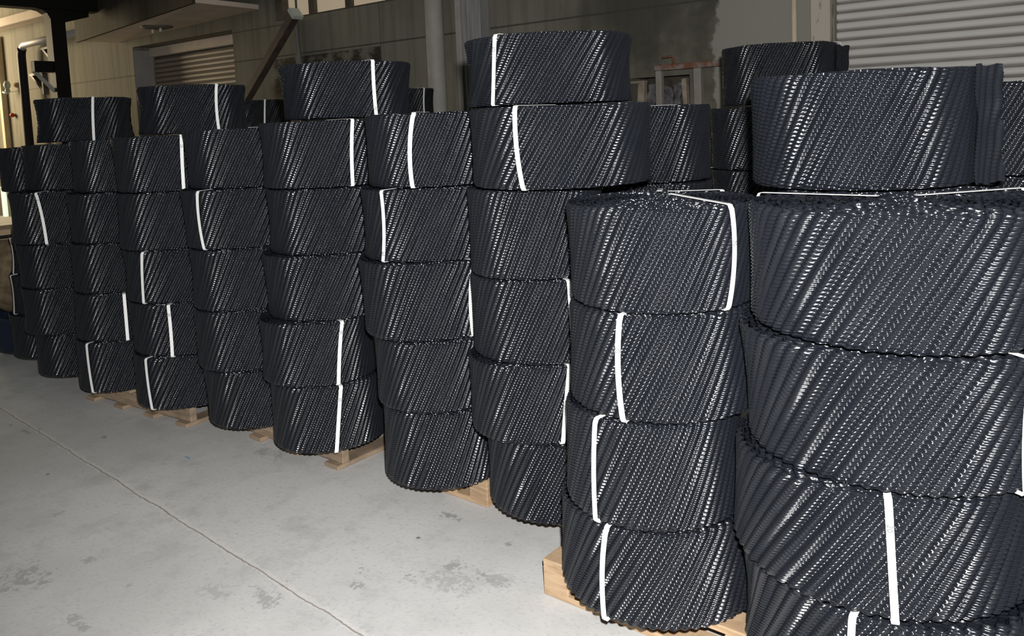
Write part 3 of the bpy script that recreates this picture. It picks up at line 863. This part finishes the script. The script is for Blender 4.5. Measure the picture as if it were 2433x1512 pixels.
def build_roll(key, x, y, z, h, R, vi, strap, mark, label, group):
    t = thing('film_roll', (x, y, z), label, 'film roll', group)
    phi = rng.uniform(0, 2 * PI) if key not in ('S10-5', 'D1') else 0.3
    # keep the outer seam of the winding on the far side
    phi = PI / 2 + rng.uniform(-.5, .5)
    hh = h - 0.006
    f = link('wound_film', ROLL[vi], None, t)
    f.rotation_euler = (0, 0, phi)
    f.scale = (R / R0, R / R0, hh / H0)
    col = [strap] if strap else []
    for e in EXTRA.get(key, []):
        col.append((e[0], e[1], 0))
    if not col:
        col = [(75 + 40 * rng.random(), 90, 0)]
    for i, s in enumerate(col):
        at, ab, bow = s[0] * D2R, s[1] * D2R, s[2] * D2R
        so = link('strap', strap_mesh(vi, R, hh, phi, at, ab, bow, top=key != 'C2'), M['strap'], t, 'white plastic strap')
        if mark and i == 0:
            link('written_number', mark_mesh(vi, R, hh, phi, at, ab, bow, *mark), M['ink'], so, 'handwritten black figures')
    if key == 'S10-5':
        link('loose_film_end', flap_mesh(R + .004, hh, -10 * D2R, .10, .030), M['pvc'], t, 'loose outer end of the film')
    if key == 'D1':
        link('loose_film_end', flap_mesh(R + .004, hh - .02, 2 * D2R, .16, .02), M['pvc'], t, 'loose outer end of the film')
    return t

for key, x, y, z, h, R, vi, strap, mark in ROLLS:
    if key in OWN:
        grp = GR_TOP if key in ('A1', 'B1', 'B2', 'B4', 'S10-5') else GR_BACK
        build_roll(key, x, y, z, h, R, vi, strap, mark, OWN[key], grp)
    elif key.startswith('S'):
        s, l = key[1:].split('-'); s, l = int(s), int(l)
        what = 'black corrugated roll with white strap' if strap else 'black corrugated roll without visible strap'
        lev = (FOUR if s == 9 else FIVE)[l]
        build_roll(key, x, y, z, h, R, vi, strap, mark, f'{what}, {lev} in {ORD[s]} front stack from right', GR_FRONT)
# rolls low in the rear stacks, carrying the ones above
for key, x, y, z0, z1, n in (('c', -1.887, 3.275, .125, 1.285, 4), ('d', -1.752, 4.43, .125, 1.260, 4), ('e', -.526, 3.207, .125, 1.343, 4),
                             ('f', -5.584, 5.302, .125, 1.585, 5), ('g', -7.686, 5.236, .125, 1.582, 5)):
    hh = (z1 - z0) / n
    for i in range(n):
        build_roll(key, x, y, z0 + i * hh, hh, .30, i % 5, None, None, 'black corrugated roll low in a rear stack, hidden behind the front row', GR_HID)

# ------------------------------------------------------------------ pallets
def pallet(x0, x1, y0, y1, label, kind='stringer', wood='wood_dark', nb=4, top=.125, rot=0.0):
    cx, cy = (x0 + x1) / 2, (y0 + y1) / 2
    t = thing('pallet', (cx, cy, 0), label, 'pallet', 'wooden pallets under the stacks')
    t.rotation_euler = (0, 0, rot * D2R)
    w = M[wood]
    X0, X1, Y0, Y1 = x0 - cx, x1 - cx, y0 - cy, y1 - cy
    def board(name, *b):
        o = link(name, MB().box(*b, .003), w, t)
    if kind == 'stringer':
        for yy in (Y0, -.02, Y1 - .04):
            board('stringer', X0, X1, yy, yy + .04, .022, top - .022)
        for i in range(nb):
            a = X0 + (X1 - X0 - .10) * i / (nb - 1)
            board('base_board', a, a + .10, Y0 - .03, Y1 + .03, 0.0, .022)
        for i in range(6):
            a = X0 + (X1 - X0 - .11) * i / 5
            board('deck_board', a, a + .11, Y0 - .02, Y1 + .02, top - .022, top)
    else:
        for i in range(3):
            yy = Y0 + (Y1 - Y0 - .10) * i / 2
            board('base_board', X0, X1, yy, yy + .10, 0.0, .022)
            for j in range(3):
                xx = X0 + (X1 - X0 - .10) * j / 2
                board('block', xx, xx + .10, yy, yy + .10, .022, top - .022)
        n = max(4, int((Y1 - Y0) / .2))
        for i in range(n):
            yy = Y0 + (Y1 - Y0 - .10) * i / (n - 1)
            board('deck_board', X0, X1, yy, yy + .10, top - .022, top)
    return t
pallet(-6.20, -5.28, 2.32, 3.0, 'wooden pallet deep under the two farthest front stacks', nb=3)
pallet(-5.13, -4.13, 2.17, 3.0, 'brown wooden pallet under the seventh and eighth front stacks from right', rot=5.0)
pallet(-3.98, -2.965, 2.325, 3.1, 'brown wooden pallet under the fifth and sixth front stacks from right')
pallet(-2.60, -2.155, 2.41, 3.2, 'pale wooden pallet end showing between the third and fourth front stacks', 'block', 'wood')
pallet(-2.12, -1.66, 2.45, 3.50, 'wooden pallet hidden under the third front stack from right', 'block', 'wood')
pallet(-1.605, -.22, 2.055, 3.35, 'pale wooden pallet with its corner out beside the shorter four roll stack', 'block', 'wood')
pallet(-2.06, -1.44, 4.13, 4.75, 'wooden pallet hidden under the rear stack before the big shutter', 'block', 'wood')
pallet(-5.9, -5.28, 5.0, 5.6, 'wooden pallet hidden under the distant stack beside the round pipe', 'block', 'wood')
pallet(-8.0, -7.38, 4.93, 5.53, 'wooden pallet hidden under the distant stack below the steel channel', 'block', 'wood')
